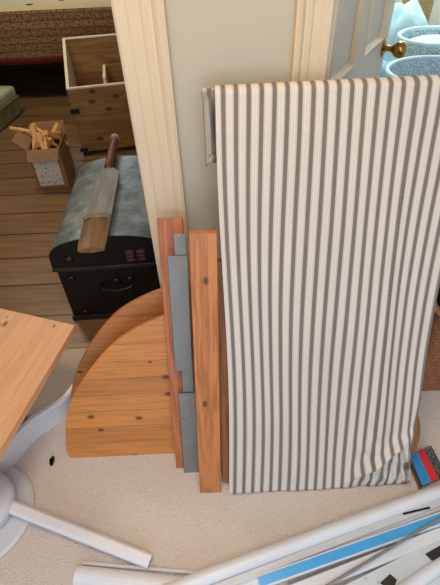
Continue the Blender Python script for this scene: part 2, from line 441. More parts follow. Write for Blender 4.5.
# metal bracket assembly: upright flat bar with two plates
Mb, wb, Lb = leaning(186.5, 199, 470, 173, 186, 234, YW-.15, 'bar')
br = thing('steel_bracket', 'grey galvanised steel bracket bar with two plates between the pine planks', 'bracket', None, M=Mb)
b = bm_(); lbox(b, (-wb*.42, .0, .06), (wb*.42, .003, Lb)); obj('bar', b, m_steel, br, M=Mb.copy(), bevel=.0008)
def plate(quad, t_, nm):
    b = bm_(); pts = [lk(Mb, x, y, -.008) for x, y in quad]
    prism(b, [(p.x, -.008, p.z) for p in pts], (0, .0025, 0))
    # folded flange on the left
    p0, p3 = pts[0], pts[3]
    prism(b, [(p0.x, -.008, p0.z), (p3.x, -.008, p3.z), (p3.x, .006, p3.z), (p0.x, .006, p0.z)], (.002, 0, 0))
    return obj(nm, b, m_steel, br, M=Mb.copy())
plate([(167, 256), (187, 256), (192, 369), (175, 371)], 0, 'upper_plate')
pl = plate([(178, 394), (195, 393), (200, 473), (184, 474)], 0, 'lower_plate')
for x, y in ((179.5, 236), (189, 397), (183.5, 420), (191, 420)):
    p = lk(Mb, x, y, -.009); yy = -.0105 if y > 300 else -.002
    b = bm_(); lathe(b, [(0, -.0025), (.0035, -.002), (.0045, 0), (0, .0)], Matrix.Translation((p.x, yy, p.z)) @ Matrix.Rotation(-math.pi/2, 4, 'X'), 14)
    obj('screw', b, m_screw, br, M=Mb.copy())

# ------------------------------------------------------------------ quarter round shelves
def shelf(yb, lean, arc, bottom_right_x, z0, th, label, seed, knots_px, col):
    th_ = math.radians(lean)
    up = Vector((0, math.sin(th_), math.cos(th_)))
    M = Matrix((Vector((1, 0, 0)), up, Vector((1, 0, 0)).cross(up))).transposed().to_4x4()
    M.translation = Vector((-.2, yb, 0)); n = M.to_3x3().col[2]
    loc = lambda x, y: M.inverted() @ atp(x, y, M.translation, n)
    pts = [loc(*p) for p in arc]; pts = [(p.x, max(p.y, .0)) for p in pts]
    # smooth the traced arc
    out = []
    P = [pts[0]]+pts+[pts[-1]]
    for i in range(1, len(P)-2):
        for s_ in range(6):
            q = s_/6
            f = lambda a, b_, c_, d_: .5*((2*b_)+(-a+c_)*q+(2*a-5*b_+4*c_-d_)*q*q+(-a+3*b_-3*c_+d_)*q**3)
            out.append(tuple(f(P[i-1][k], P[i][k], P[i+1][k], P[i+2][k]) for k in (0, 1)))
    out.append(pts[-1])
    xr_ = out[-1][0]
    poly = [(out[0][0], 0)]+out+[(xr_+.0, 0)] if out[0][1] > 1e-3 else out+[(xr_, 0)]
    b = bm_(); prism(b, [(x, y, 0) for x, y in poly], (0, 0, -th))
    kn_ = [loc(*k[:2]) for k in knots_px]
    mt = pine('shelf_pine_%d' % seed, col, [c*.8 for c in col], 'x', [(k.x, k.y, 0, q[2]) for k, q in zip(kn_, knots_px)], stave=.062, staveaxis=1, gscale=.9)
    print('shelf top', out[-1], M @ Vector((out[-1][0], out[-1][1], 0)))
    return obj('corner_shelf', b, mt, M=M, bevel=.007, label=label, cat='shelf', group=None)
shelf(.752, 26, [(71, 459), (67, 452), (65.5, 440), (66, 420), (70, 402), (78, 386), (90, 369), (104, 352), (120, 338), (140, 326), (163, 316.5), (185, 311)], 0, 0, .024,
      'quarter round pine shelf leaning at front, its whole knotty face showing', 1, [(91, 417, .007), (101, 430, .006), (139, 418, .007), (135, 456, .008), (166, 377, .008), (168, 394, .007), (150, 362, .004)], (198, 128, 64))
shelf(.875, 27, [(70, 400), (72, 385), (78, 366), (86, 350), (98, 332), (115, 313), (135, 300), (158, 290), (182, 284)], 0, 0, .024,
      'quarter round pine shelf leaning behind another, only its curved rim showing', 2, [(80, 372, .006)], (176, 112, 56))

# ------------------------------------------------------------------ pine table top, front left
zt = .35; TH = .028
cr = atz(75, 325, zt); bl = atz(0, 308, zt); fl_ = atz(0, 450, zt)
ux = (bl-cr).normalized(); uy = (fl_-cr).normalized()
TM = Matrix((ux, uy, ux.cross(uy))).transposed().to_4x4()
# keep it flat: local axes are not quite square, so build from corner points in world space
A = cr; B = cr+ux*.46; D = cr+uy*.80; E = A+ux*.46+uy*.80
tab = thing('low_pine_table', 'pale pine board table at front left, screw holes along its far edge', 'table', ((A+E)/2).xy.to_3d())
hl = [atz(7, 317, zt), atz(5, 324, zt), atz(54, 326, zt)]
def rel(p): o = Vector((((A+E)/2).x, ((A+E)/2).y, 0)); return p-o
ang = math.atan2(uy.y, uy.x)
OM = Matrix.Translation(((A+E)/2).xy.to_3d()+Vector((0, 0, zt))) @ Matrix.Rotation(ang, 4, 'Z')
kk = [OM.inverted() @ p for p in hl]
m_tab = pine('pale_pine', (216, 164, 124), (208, 152, 112), 'x', [(kk[0].x, kk[0].y, 0, .003), (kk[1].x, kk[1].y, 0, .008), (kk[2].x, kk[2].y, 0, .0045), (kk[1].x+.01, kk[1].y-.02, 0, .007)], gscale=.45)
b = bm_(); ptsl = [OM.inverted() @ p for p in (A, B, E, D)]; prism(b, [(p.x, p.y, 0) for p in ptsl], (0, 0, -TH))
obj('tabletop', b, m_tab, tab, M=OM, bevel=.002)
for fx, fy in ((.41, .25), (.41, .7), (.22, .25), (.22, .78)):
    p = A+ux*fx+uy*fy; b = bm_(); box(b, (p.x, p.y, (zt-TH)/2), (.045, .045, zt-TH), Matrix.Rotation(ang, 3, 'Z')); obj('leg', b, m_pl1, tab, bevel=.002)

# ------------------------------------------------------------------ white curved plastic strip on the carpet
zr = .105
rim = [(77, 384), (66, 398), (50, 409), (33, 420), (18, 434), (4, 450), (-12, 466), (-30, 480)]
P = [atz(x, y, zr) for x, y in rim]
def smooth(P, n=6):
    Q = [P[0]]+P+[P[-1]]; out = []
    for i in range(1, len(Q)-2):
        for s_ in range(n):
            q = s_/n; a, b_, c_, d_ = Q[i-1], Q[i], Q[i+1], Q[i+2]
            out.append(.5*((2*b_)+(-a+c_)*q+(2*a-5*b_+4*c_-d_)*q*q+(-a+3*b_-3*c_+d_)*q**3))
    out.append(P[-1]); return out
P = smooth(P)
b = bm_(); rowsA = []
for i, p in enumerate(P):
    d = (P[min(i+1, len(P)-1)]-P[max(i-1, 0)]).normalized(); n = Vector((d.y, -d.x, 0))
    if n.dot(Vector((-1, 1, 0))) < 0: n = -n          # n points away (back left)
    prof = [(0, 0), (0, zr-.01), (.004, zr), (.018, zr), (.022, zr-.01), (.022, zr-.02), (.008, zr-.02), (.006, 0)]
    rowsA.append([Vector((p.x, p.y, 0))+n*a+Vector((0, 0, h)) for a, h in prof])
vsr = strip(b, rowsA, True); b.faces.new(vsr[0]); b.faces.new(vsr[-1])
cs = obj('curved_plastic_panel', b, m_white, smooth=False, label='curved white plastic panel standing on edge between the pine board and curved shelf', cat='panel')
# round headed white arm
hc = atz(-22, 512, .03)
arm0 = atz(8, 505, .05); arm1 = atz(150, 561, .022)
rd = thing('white_stand', 'white plastic stand with round base and a long arm, at front left', 'stand', (hc.x, hc.y, 0))
b = bm_(); lathe(b, [(0, 0), (.165, 0), (.170, .008), (.160, .016), (.06, .024), (0, .024)], Matrix.Translation((hc.x, hc.y, 0)), 56); obj('round_base', b, m_white2, rd, smooth=False, bevel=.002)
b = bm_(); cpos = atz(-14, 508, .024); lathe(b, [(0, 0), (.098, 0), (.100, .05), (.092, .068), (.07, .076), (0, .08)], Matrix.Translation((cpos.x, cpos.y, .0235)), 48); obj('round_cap', b, m_white, rd, smooth=True)
dirv = (arm1-arm0); Ln = dirv.length
xa = dirv.normalized(); R = frame(xa, Vector((0, 0, 1)).cross(xa))
b = bm_()
prof = [(-.020, 0), (-.020, .012), (-.012, .020), (.012, .020), (.020, .012), (.020, 0), (.014, 0), (.014, .01), (-.014, .01), (-.014, 0)]
MR = R.to_4x4(); MR.translation = arm0+Vector((0, 0, -.012))
ws = lambda p: MR @ Vector(p)
prism(b, [ws((-.02, a, h)) for a, h in prof], xa*(Ln+.02)); obj('arm', b, m_white, rd, bevel=.002)

# ------------------------------------------------------------------ white trims lying front right
def trim(name, p0, p1, z, w, h, mat, label, cat, prof=None, group=None, bev=.0015):
    a = atz(*p0, z); c = atz(*p1, z); d = (c-a).normalized(); s_ = Vector((0, 0, 1)).cross(d)
    b = bm_()
    prof = prof or [(-.5, 0), (-.5, .8), (-.42, 1), (.42, 1), (.5, .8), (.5, 0)]
    prism(b, [a+s_*(x*w)+Vector((0, 0, (y-1)*h)) for x, y in prof], c-a)
    return obj(name, b, mat, label=label, cat=cat, group=group, bevel=bev)
ogee = [(-.5, 0), (-.5, .55), (-.42, .75), (-.2, .8), (-.16, 1), (.42, 1), (.5, .85), (.5, 0)]
rnd = [(.5*math.cos(math.pi*k/10), max(0, math.sin(math.pi*k/10))*.7+.3) for k in range(11)]+[(-.5, 0), (.5, 0)]
trim('white_rail', (74, 573), (196, 586.6), .034, .052, .034, m_white, 'short white plastic rail with rounded top along the bottom edge', 'rail', rnd)
trim('thin_strip', (82, 562.5), (215, 574), .010, .010, .010, m_white2, 'thin white strip lying just behind the short rounded rail', 'strip')
trim('white_trim', (160, 592), (470, 478), .050, .048, .050, m_white, 'long white plastic trim, furthest back of the pile at lower right', 'trim', rnd)
tc = trim('slotted_profile', (205, 594), (470, 492), .034, .034, .034, m_white2, 'pale grey profile with a dark slot, just in front of the rearmost white trim', 'trim', ogee)
a0 = atz(403, 514, .0348); a1 = atz(430, 507.5, .0348); d = (a1-a0).normalized(); s_ = Vector((0, 0, 1)).cross(d)
b = bm_(); prism(b, [a0+s_*.003, a1+s_*.003, a1-s_*.003, a0-s_*.003], (0, 0, .0004)); obj('slot', b, m_black, tc, label='black slot')
trim('white_trim', (226, 592), (470, 503.5), .026, .018, .026, m_white, 'narrow white trim lying directly behind the blue strip', 'trim', ogee)
bt = trim('blue_film_strip', (259, 582), (470, 508), .040, .034, .0135, m_white, 'white trim covered with bright blue protective film', 'trim', [(-.5, 0), (-.5, 1), (.5, 1), (.5, 0)])
a0 = atz(259, 582, .0404); a1 = atz(470, 508, .0404); d = (a1-a0).normalized(); s_ = Vector((0, 0, 1)).cross(d)
b = bm_(); prism(b, [a0+s_*.0125, a1+s_*.0125, a1-s_*.0125, a0-s_*.0125], (0, 0, .0008)); obj('film', b, m_blue, bt, label='bright blue film')
trim('white_trim', (290, 592), (470, 522), .028, .036, .028, m_white, 'white trim lying directly in front of the blue strip', 'trim')
trim('thin_rod', (316, 592), (470, 500), .052, .009, .009, plain('dull_aluminium', (150, 146, 138), .4, .5), 'thin dull metal rod crossing over the white trims', 'rod', rnd)
t = NT('scuffed_panel', .35); v = t.coord()
bs = t.mix(t.noise(v, 5, 4), lin((196, 206, 212)), lin((216, 222, 226)))
t.col(t.mix(t.ramp(t.noise(v, 60, 2), [(.68, W(0)), (.74, W(.4))]), bs, lin((130, 130, 132)))); m_scuff = t.m
b = bm_(); q = [atz(330, 592, .022), atz(470, 523, .022), atz(490, 590, .022), atz(440, 640, .022), atz(360, 640, .022)]
prism(b, q, (0, 0, -.022)); sp_ = obj('white_board', b, m_scuff, bevel=.002, label='wide scuffed pale board at the bottom right corner with dark patches', cat='board')
m_tape = plain('dark_tape', (40, 34, 34), .6)
for qd in (((380, 583), (390, 574), (397, 580), (392, 592)), ((425, 554), (441, 545), (448, 552), (432, 561))):
    b = bm_(); prism(b, [atz(x, y, .0224) for x, y in qd], (0, 0, .001)); obj('dark_patch', b, m_tape, sp_, label='dark patch')
trim('white_trim', (388, 600), (470, 545), .052, .034, .028, m_white, 'short white trim resting on the scuffed pale board', 'trim', rnd)

# ------------------------------------------------------------------ leaflet pack beside the fabric
qd = [atz(407, 455, .018), atz(431, 445.5, .018), atz(447, 475, .018), atz(420, 487, .018)]
bx = qd[1]-qd[0]; by = qd[3]-qd[0]
bo = thing('printed_box', 'flat blue, red and black printed box on the carpet beside the fabric', 'box', (((qd[0]+qd[2])/2).x, ((qd[0]+qd[2])/2).y, 0))
b = bm_(); prism(b, qd, (0, 0, -.018)); obj('carton', b, plain('brown_card', (150, 112, 76), .7), bo)
def band(f0, f1, mat, nm, z=.0004, g0=0, g1=1, lab=None):
    b = bm_()
    e = lambda s_, t_: (qd[0]*(1-s_)*(1-t_)+qd[1]*s_*(1-t_)+qd[2]*s_*t_+qd[3]*(1-s_)*t_)
    prism(b, [e(f0, g0), e(f1, g0), e(f1, g1), e(f0, g1)], (0, 0, z)); return obj(nm, b, mat, bo, label=lab)
band(.0, .09, plain('dark_print', (46, 44, 52), .35), 'dark_border', lab='dark printed edge')
band(.09, .42, plain('blue_print', (44, 138, 196), .35), 'blue_band', lab='blue band')
band(.42, .68, plain('red_print', (212, 44, 56), .35), 'red_band', lab='red band')
t = NT('tiny_print', .4); v = t.coord(scale=(160, 420, 1))
t.col(t.mix(t.ramp(t.noise(v, 1, 1), [(.56, W(0)), (.60, W(.7))]), lin((44, 40, 50)), lin((190, 186, 194))))
band(.68, 1.0, t.m, 'black_band', lab='black band with fine white print')
# black side card with small white writing strokes, to the right
b = bm_(); q2 = [atz(425, 492, .010), atz(452, 480, .010), atz(470, 492, .010), atz(440, 503, .010)]
t = NT('tiny_print', .4); v = t.coord(scale=(120, 320, 1))
t.col(t.mix(t.ramp(t.noise(v, 1, 1), [(.44, W(0)), (.50, W(.9))]), lin((54, 50, 58)), lin((205, 200, 208))))
prism(b, q2, (0, 0, -.010)); obj('printed_leaflet', b, t.m, label='black and white patterned leaflet at the lower end of the blue and red box', cat='leaflet')

# dark fluff on the carpet
p = atz(53, 461); b = bm_()
for k in range(7):
    box(b, (p.x+random.uniform(-.006, .006), p.y+random.uniform(-.014, .014), .004), (.009, .012, .008), Matrix.Rotation(random.random()*3, 3, 'Z'))
obj('dark_fluff', b, plain('fluff', (44, 40, 40), .95), label='small dark bit of debris on the carpet left of the curved shelf', cat='debris')

# ------------------------------------------------------------------ wicker basket and dark bag, right doorway
t = NT('woven_wicker', .75); cc = t.new('ShaderNodeTexCoord')
br_ = t.new('ShaderNodeTexBrick'); mp = t.new('ShaderNodeMapping'); t.link(cc.outputs['UV'], mp.inputs[0]); t.link(mp.outputs[0], br_.inputs[0])
br_.inputs['Color1'].default_value = lin((190, 126, 84)); br_.inputs['Color2'].default_value = lin((158, 98, 62)); br_.inputs['Mortar'].default_value = lin((74, 42, 26))
br_.inputs['Scale'].default_value = 1; br_.inputs['Brick Width'].default_value = .018; br_.inputs['Row Height'].default_value = .008; br_.inputs['Mortar Size'].default_value = .0016; br_.inputs['Mortar Smooth'].default_value = .6
t.col(br_.outputs[0]); t.bump(t.math('SUBTRACT', 1.0, br_.outputs['Fac']), .8, .004); m_wick = t.m
bp = atz(407, 392); X0 = bp.x; Y0 = bp.y; BW, BD, BH = .41, .30, 0.0
tp = aty(420, 321, Y0-.01); BH = tp.z
print('basket', X0, Y0, BH)
bk = thing('wicker_basket', 'brown woven wicker basket standing right of the striped fabric', 'basket', (X0+BW/2, Y0+BD/2, 0))
def rrect(x0, y0, w, d, r, z, n=5):
    out = []
    for cx, cy, a0 in ((x0+w-r, y0+r, -90), (x0+w-r, y0+d-r, 0), (x0+r, y0+d-r, 90), (x0+r, y0+r, 180)):
        for k in range(n+1):
            a = math.radians(a0+90*k/n); out.append(Vector((cx+r*math.cos(a), cy+r*math.sin(a), z)))
    return out
bm = bm_(); uvl = bm.loops.layers.uv.new('UVMap')
ringz = [(0, 0), (0, BH*.5), (0, BH), (.014, BH), (.016, .012)]
R_ = [rrect(X0+i, Y0+i, BW-2*i, BD-2*i, .04, z) for i, z in ringz]
n = len(R_[0]); peri = [0]
for k in range(n): peri.append(peri[-1]+(R_[0][(k+1) % n]-R_[0][k]).length)
vs = [[bm.verts.new(p) for p in r] for r in R_]
for j in range(len(R_)-1):
    for k in range(n):
        f = bm.faces.new((vs[j][k], vs[j][(k+1) % n], vs[j+1][(k+1) % n], vs[j+1][k]))
        for l, (u_, v_) in zip(f.loops, ((peri[k], R_[j][0].z), (peri[k+1], R_[j][0].z), (peri[k+1], R_[j+1][0].z), (peri[k], R_[j+1][0].z))): l[uvl].uv = (u_, v_+(.02 if j > 2 else 0))
bm.faces.new(vs[0]); bm.faces.new(vs[-1])
obj('basket_body', bm, m_wick, bk)
b = bm_(); rr = rrect(X0-.003, Y0-.003, BW+.006, BD+.006, .043, BH, 5); rr = rr+[rr[0]]; tube(b, rr, .007, 8); obj('rim', b, plain('pale_wicker', (190, 128, 90), .7, var=.15, scale=90), bk, smooth=True)
bg = thing('dark_bag', 'black bag standing in the wicker basket right of the striped fabric', 'bag', (X0+BW/2, Y0+.16, .03))
b = bm_()
rws = []
for zz, ins in ((.015, .03), (BH, .03), (BH+.10, .028), (BH+.20, .035), (BH+.25, .06)):
    rws.append([p+Vector((.006*noise.noise(p*20), .006*noise.noise(p*23), 0)) for p in rrect(X0+ins, Y0+ins, BW-2*ins, BD-2*ins, .03, zz)])
vsb = strip(b, rws, True); b.faces.new(vsb[0]); b.faces.new(vsb[-1]); obj('bag_body', b, m_blackgap, bg, smooth=True)
for s_ in (0, 1):
    b = bm_(); y_ = Y0+.09+s_*.12
    tube(b, [(X0+.12+.18*k/10, y_, BH+.24+.09*math.sin(math.pi*k/10)) for k in range(11)], .007, 8); obj('handle', b, m_blackgap, bg, smooth=True)

# ------------------------------------------------------------------ right room: desk with pale baskets and linen
m_cyan = plain('pale_linen', (206, 232, 236), .8, var=.04)
m_cyan2 = plain('pale_blue_linen', (160, 196, 222), .85, var=.05)
m_gwhite = plain('grey_white_wicker', (178, 200, 206), .6, var=.08, scale=60)
m_tubb = plain('blue_plastic', (50, 138, 200), .35)
DZ = .45
dk = thing('low_pale_table', 'low pale table in the room beyond the ajar door, under laundry baskets', 'table', (1.5, 2.7, 0))
b = bm_(); box(b, (1.66, 2.74, DZ-.015), (1.72, 1.1, .03)); obj('desktop', b, m_cyan, dk, bevel=.002)
for x in (.84, 2.47):
    for y in (2.23, 3.25): b = bm_(); box(b, (x, y, (DZ-.03)/2), (.05, .05, DZ-.03)); obj('leg', b, m_cyan, dk, bevel=.002)
def mesh_basket(cx, cy, z, r0, r1, h, mat, name, label, sx=1.2):
    e = thing(name, label, 'basket', (cx, cy, z))
    tt = NT(name+'_weave', .55); uvc = tt.coord('Object', scale=(1, 1, 1))
    ch = tt.new('ShaderNodeTexVoronoi'); ch.inputs['Scale'].default_value = 95; tt.link(uvc, ch.inputs['Vector'])
    tt.col(tt.ramp(ch.outputs['Distance'], [(.25, mat[0]), (.6, mat[1])])); tt.bump(ch.outputs['Distance'], .5, .003)
    b = bm_(); lathe(b, [(0, 0), (r0, 0), (r1, h), (r1-.006, h), (r0-.006, .006), (0, .006)], Matrix.Translation((cx, cy, z)), 40, sx=sx); obj('basket_body', b, tt.m, e, smooth=False)
    b = bm_(); tube(b, [(cx+(r1)*sx*math.cos(2*math.pi*k/40), cy+r1*math.sin(2*math.pi*k/40), z+h) for k in range(41)], .012, 8); obj('rim', b, plain(name+'_rim', (206, 222, 228), .5), e, smooth=True)
    return e
pa = aty(440, 60, 2.45); print('desk region', pa, aty(392, 74, 2.3), aty(425, 35, 2.6))
wv = (lin((224, 230, 232)), lin((168, 180, 186)))
g1 = aty(441, 71, 2.50)
nb = mesh_basket(g1.x, 2.50, DZ, .20, .245, g1.z-DZ, wv, 'laundry_basket', 'wide grey white woven basket nearest the brass door knob, blue inside', 1.15)
b = bm_(); lathe(b, [(0, .0), (.205, .0), (.21, (g1.z-DZ)*.2), (.20, (g1.z-DZ)*.25), (0, (g1.z-DZ)*.3)], Matrix.Translation((g1.x, 2.50, DZ+.008)), 40, sx=1.1)
obj('blue_cloth', b, m_tubb, smooth=True, label='bright blue cloth lying in the nearest woven basket beyond the door', cat='cloth')
g2 = aty(438, 36, 2.98)
print('baskets', g1, g2)
mesh_basket(g2.x, 2.98, DZ, .17, .20, g2.z-DZ, wv, 'laundry_basket', 'taller white woven basket behind the wide grey one, beyond the door', 1.15)
b = bm_(); lathe(b, [(0, .0), (.172, .0), (.185, (g2.z-DZ)*.8), (.12, (g2.z-DZ)*.9), (0, (g2.z-DZ)*1.0)], Matrix.Translation((g2.x, 2.98, DZ+.008)), 40, sx=1.1)
obj('white_cloth', b, m_cyan, smooth=True, label='white cloth bundled in the taller woven basket beyond the door', cat='cloth')
# linen heap behind
def heap(name, c, s_, mat, label, cat, seed):
    b = bm_(); r = bmesh.ops.create_uvsphere(b, u_segments=40, v_segments=20, radius=1)
    for v_ in r['verts']:
        p = v_.co.copy(); k = 1+.22*noise.noise(p*1.7+Vector((seed, 0, 0)))+.08*noise.noise(p*5+Vector((0, seed, 0)))
        z_ = p.z*k; z_ = max(z_, -.25)
        v_.co = Vector((c[0]+p.x*k*s_[0], c[1]+p.y*k*s_[1], c[2]+(z_+.25)*s_[2]))
    return obj(name, b, mat, smooth=True, label=label, cat=cat)
h1 = aty(402, 30, 2.90); heap('folded_linen', (h1.x-.07, 2.93, DZ), (.12, .10, .13), m_cyan2, 'pale blue crumpled linen behind the brass door knob', 'linen', 3)
h2 = aty(415, 12, 3.1); heap('folded_linen', (h2.x+.06, 3.38, DZ), (.20, .12, .31), m_cyan, 'white crumpled linen at the very top right, behind the baskets', 'linen', 8)
d1 = aty(430, 26, 3.25); heap('dark_cloth', (d1.x+.01, 3.27, DZ), (.11, .04, .21), m_blackgap, 'dark cloth bundle between the taller woven basket and the white linen', 'cloth', 5)
# tan basket further back
g4 = aty(424, 0, 3.7); mesh_basket(g4.x+.02, 3.85, 0, .10, .12, 1.05, (lin((196, 160, 104)), lin((170, 132, 82))), 'tall_tan_basket', 'tall tan woven basket at the top right edge, far beyond the door', 1)
b = bm_(); lp = atz(391, 78, DZ); lathe(b, [(0, 0), (.022, 0), (.022, .07), (.018, .08), (.012, .085), (.012, .1), (0, .1)], Matrix.Translation((lp.x, lp.y, DZ)), 20)
bt_ = obj('small_white_bottle', b, m_cyan, label='small white bottle with dark band right below the brass door knob', cat='bottle', smooth=False)
b = bm_(); lathe(b, [(.0225, .03), (.0228, .03), (.0228, .045), (.0225, .045)], Matrix.Translation((lp.x, lp.y, DZ)), 20); obj('band', b, plain('plum_band', (80, 50, 66), .5), bt_, label='dark red band')

# ------------------------------------------------------------------ LEFT ROOM
# trunk
t = NT('mottled_grey_tin', .42, .35); v = t.coord()
t.col(t.ramp(t.noise(v, 9, 6, .65), [(.34, lin((84, 94, 98))), (.5, lin((122, 136, 142))), (.66, lin((160, 170, 172)))])); t.bump(t.noise(v, 30, 4), .35, .003); m_tin = t.m
pa = atz(75, 320); TX0 = pa.x; TY0 = pa.y; TW = .485; TD = .70
ang = math.radians(1.5)
TKM = Matrix.Translation((TX0, TY0, 0)) @ Matrix.Rotation(ang, 4, 'Z')
zl = aty(53, 269, TY0).z; zp = aty(106, 237, TY0).z
print('trunk', TX0, TY0, zl, zp)
tk = thing('dome_trunk', 'black travelling trunk with mottled grey domed lid on the floorboards', 'trunk', None, M=TKM)
b = bm_(); lbox(b, (0, 0, .015), (TW, TD, zl-.004)); obj('body', b, m_black, tk, M=TKM.copy(), bevel=.006)
hh = zp-zl-.03
def dome(y0, y1, extra=0):
    pts = [(-.008-extra, y0, zl), (-.008-extra, y0, zl+.03)]
    for k in range(1, 24):
        a = math.pi*k/24; pts.append((TW/2-(TW/2+.008+extra)*math.cos(a), y0, zl+.03+(hh+extra)*math.sin(a)**.62))
    pts += [(TW+.008+extra, y0, zl+.03), (TW+.008+extra, y0, zl)]
    return pts, (0, y1-y0, 0)
b = bm_(); p_, e_ = dome(0, TD); prism(b, p_, e_); ld = obj('lid', b, m_tin, tk, M=TKM.copy(), bevel=.006, smooth=False)
b = bm_(); p_, e_ = dome(-.004, .0, .001); prism(b, p_, e_); obj('lid_end_plate', b, m_black, ld, M=TKM.copy(), label='black lid end')
b = bm_(); lbox(b, (-.012, -.010, zl-.012), (TW+.012, 0, zl+.006)); obj('edge_strip', b, plain('dull_dark_metal', (66, 60, 58), .4, .6), tk, M=TKM.copy(), bevel=.002)
b = bm_(); lbox(b, (-.006, -.006, .0), (TW+.006, .0, .03)); obj('base_strip', b, plain('dull_dark_metal_base', (62, 50, 46), .4, .6), tk, M=TKM.copy(), bevel=.002)
m_hw = plain('trunk_hardware', (84, 60, 52), .4, .6, var=.2)
for x, z_, nm in ((.31, zl+.05, 'lock_plate'), (.355, zl+.05, 'lock_plate')):
    b = bm_(); lbox(b, (x, -.012, z_-.03), (x+.03, -.003, z_+.03))
    for k in range(3): lbox(b, (x-.003, -.014, z_-.022+k*.018), (x+.033, -.003, z_-.014+k*.018))
    obj(nm, b, m_hw, tk, M=TKM.copy(), bevel=.002)
for x, z_ in ((.07, zl+.045), (.05, zl-.06), (.43, zl-.06), (.06, .05), (.42, .05), (.24, zl-.09), (.30, zl-.085)):
    b = bm_(); lathe(b, [(0, 0), (.020, 0), (.017, .005), (.008, .009), (0, .01)], Matrix.Translation((x, -.002, z_)) @ Matrix.Rotation(math.pi/2, 4, 'X'), 18); obj('stud', b, m_black, tk, M=TKM.copy(), smooth=True)
b = bm_(); tube(b, [(.17, -.004, zl-.10), (.18, -.022, zl-.115), (.24, -.03, zl-.12), (.30, -.022, zl-.115), (.31, -.004, zl-.10)], .008, 8); obj('handle', b, m_black, tk, M=TKM.copy(), smooth=True)

# cricket bat lying on the dome
toe = atz(91, 250, zp+.022); tip = atz(115.5, 138, zp+.03)
toe.z = zp+.022
xa = (tip-toe).normalized(); Lb_ = (tip-toe).length; ya = Vector((0, 0, 1)).cross(xa).normalized(); za = xa.cross(ya)
BM = Matrix((xa, ya, za)).transposed().to_4x4(); BM.translation = toe
print('bat', Lb_, toe, tip)
bt = thing('cricket_bat', 'worn cricket bat lying on top of the domed trunk, handle away', 'cricket bat', None, M=BM)
t = NT('bat_willow', .38); cc = t.new('ShaderNodeTexCoord'); spx = t.new('ShaderNodeSeparateXYZ'); t.link(cc.outputs['Object'], spx.inputs[0])
nz = t.noise(t.coord(scale=(4, 40, 10)), 1.2, 4)
wood = t.ramp(nz, [(.3, lin((104, 80, 54))), (.7, lin((138, 106, 72)))])
upper_sheen = t.ramp(nz, [(.3, lin((120, 124, 126))), (.7, lin((156, 158, 158)))])  # grey tone paints the window sheen on the upper blade
edge_n = t.math('ADD', spx.outputs[0], t.math('MULTIPLY', nz, .05))
t.col(t.mix(t.ramp(edge_n, [(.20, W(0)), (.235, W(1))]), wood, upper_sheen)); m_bat = t.m
BL = Lb_*.655
b = bm_(); rws = []
for k in range(15):
    s_ = k/14; x = s_*BL; wd = .054*(1 if s_ < .94 else 1-.6*((s_-.94)/.06)**1.5) ; wd *= (1 if s_ > .03 else .92)
    th1 = .004+.016*math.sin(min(1, s_*1.1+.15)*math.pi*.8)
    rws.append([Vector((x, -wd, -.008)), Vector((x, -wd, .004)), Vector((x, -wd*.55, .004+th1*.5)), Vector((x, 0, .005+th1)), Vector((x, wd*.55, .004+th1*.5)), Vector((x, wd, .004)), Vector((x, wd, -.008)), Vector((x, 0, -.014))])
vsb = strip(b, rws, True); b.faces.new(vsb[0]); b.faces.new(vsb[-1]); obj('blade', b, m_bat, bt, M=BM.copy())
b = bm_()
for k in range(4):
    x = BL*.30+k*.006; tube(b, [(x+.004*math.sin(q*.9), -.056+.112*q/12, .012+.012*math.sin(math.pi*q/12)) for q in range(13)], .0035, 6)
obj('twine', b, plain('twine', (136, 116, 96), .9), bt, M=BM.copy(), smooth=True)
b = bm_(); tube(b, [(BL-.02, 0, .004), (BL+.03, 0, .006), (Lb_-.035, 0, .006)], [.021, .021, .0205], 14)
obj('handle_grip', b, plain('oxblood_grip', (112, 52, 46), .5, var=.2, scale=40), bt, M=BM.copy(), smooth=True)
b = bm_(); tube(b, [(Lb_-.035, 0, .006), (Lb_-.02, 0, .006), (Lb_-.018, 0, .006), (Lb_, 0, .006)], [.0225, .024, .0215, .020], 14); obj('handle_cap', b, plain('pale_cap', (176, 164, 150), .6, var=.15, scale=60), bt, M=BM.copy(), smooth=True, label='pale cap')

# wooden chest
m_chest = pine('brown_pine_chest', (164, 118, 64), (124, 84, 44), 'x', gscale=.5, knots=())
c0 = atz(84, 156); CX, CY = c0.x, c0.y; CM = Matrix.Translation((CX, CY, 0)) @ Matrix.Rotation(math.radians(9), 4, 'Z')
czf = aty(66, 90, CY).z; CW = .86; CDp = .46
pb = aty(64, 39, CY+CDp); czb = pb.z
print('chest', CX, CY, czf, czb, pb)
knc = [CM.inverted() @ aty(x, y, CY) for x, y in ((92, 93), (92, 103), (109, 111), (116, 99), (100, 140))]
m_chest_f = pine('brown_pine_front', (164, 118, 64), (124, 84, 44), 'x', [(k.x, 0, k.z, .014) for k in knc], gscale=.5)
ch = thing('wooden_chest', 'open brown pine chest with divider, standing behind the trunk', 'chest', None, M=CM)
T = .02
b = bm_(); lbox(b, (0, 0, .03), (CW, T, czf)); obj('front_panel', b, m_chest_f, ch, M=CM.copy(), bevel=.002)
b = bm_(); lbox(b, (0, CDp-T, .03), (CW, CDp, czb)); obj('back_panel', b, m_chest, ch, M=CM.copy(), bevel=.002)
for x in (0, CW-T):
    b = bm_(); prism(b, [(x, T, .03), (x, CDp-T, .03), (x, CDp-T, czb), (x, T, czf)], (T, 0, 0)); obj('side_panel', b, m_chest, ch, M=CM.copy())
b = bm_(); lbox(b, (T, T, .03), (CW-T, CDp-T, .05)); obj('bottom_panel', b, m_chest, ch, M=CM.copy())
m_pale = plain('pale_edge', (236, 222, 196), .5)
b = bm_(); lbox(b, (-.002, -.002, czf-.001), (CW, T+.002, czf+.009)); obj('front_rim', b, m_pale, ch, M=CM.copy(), label='pale worn rim')
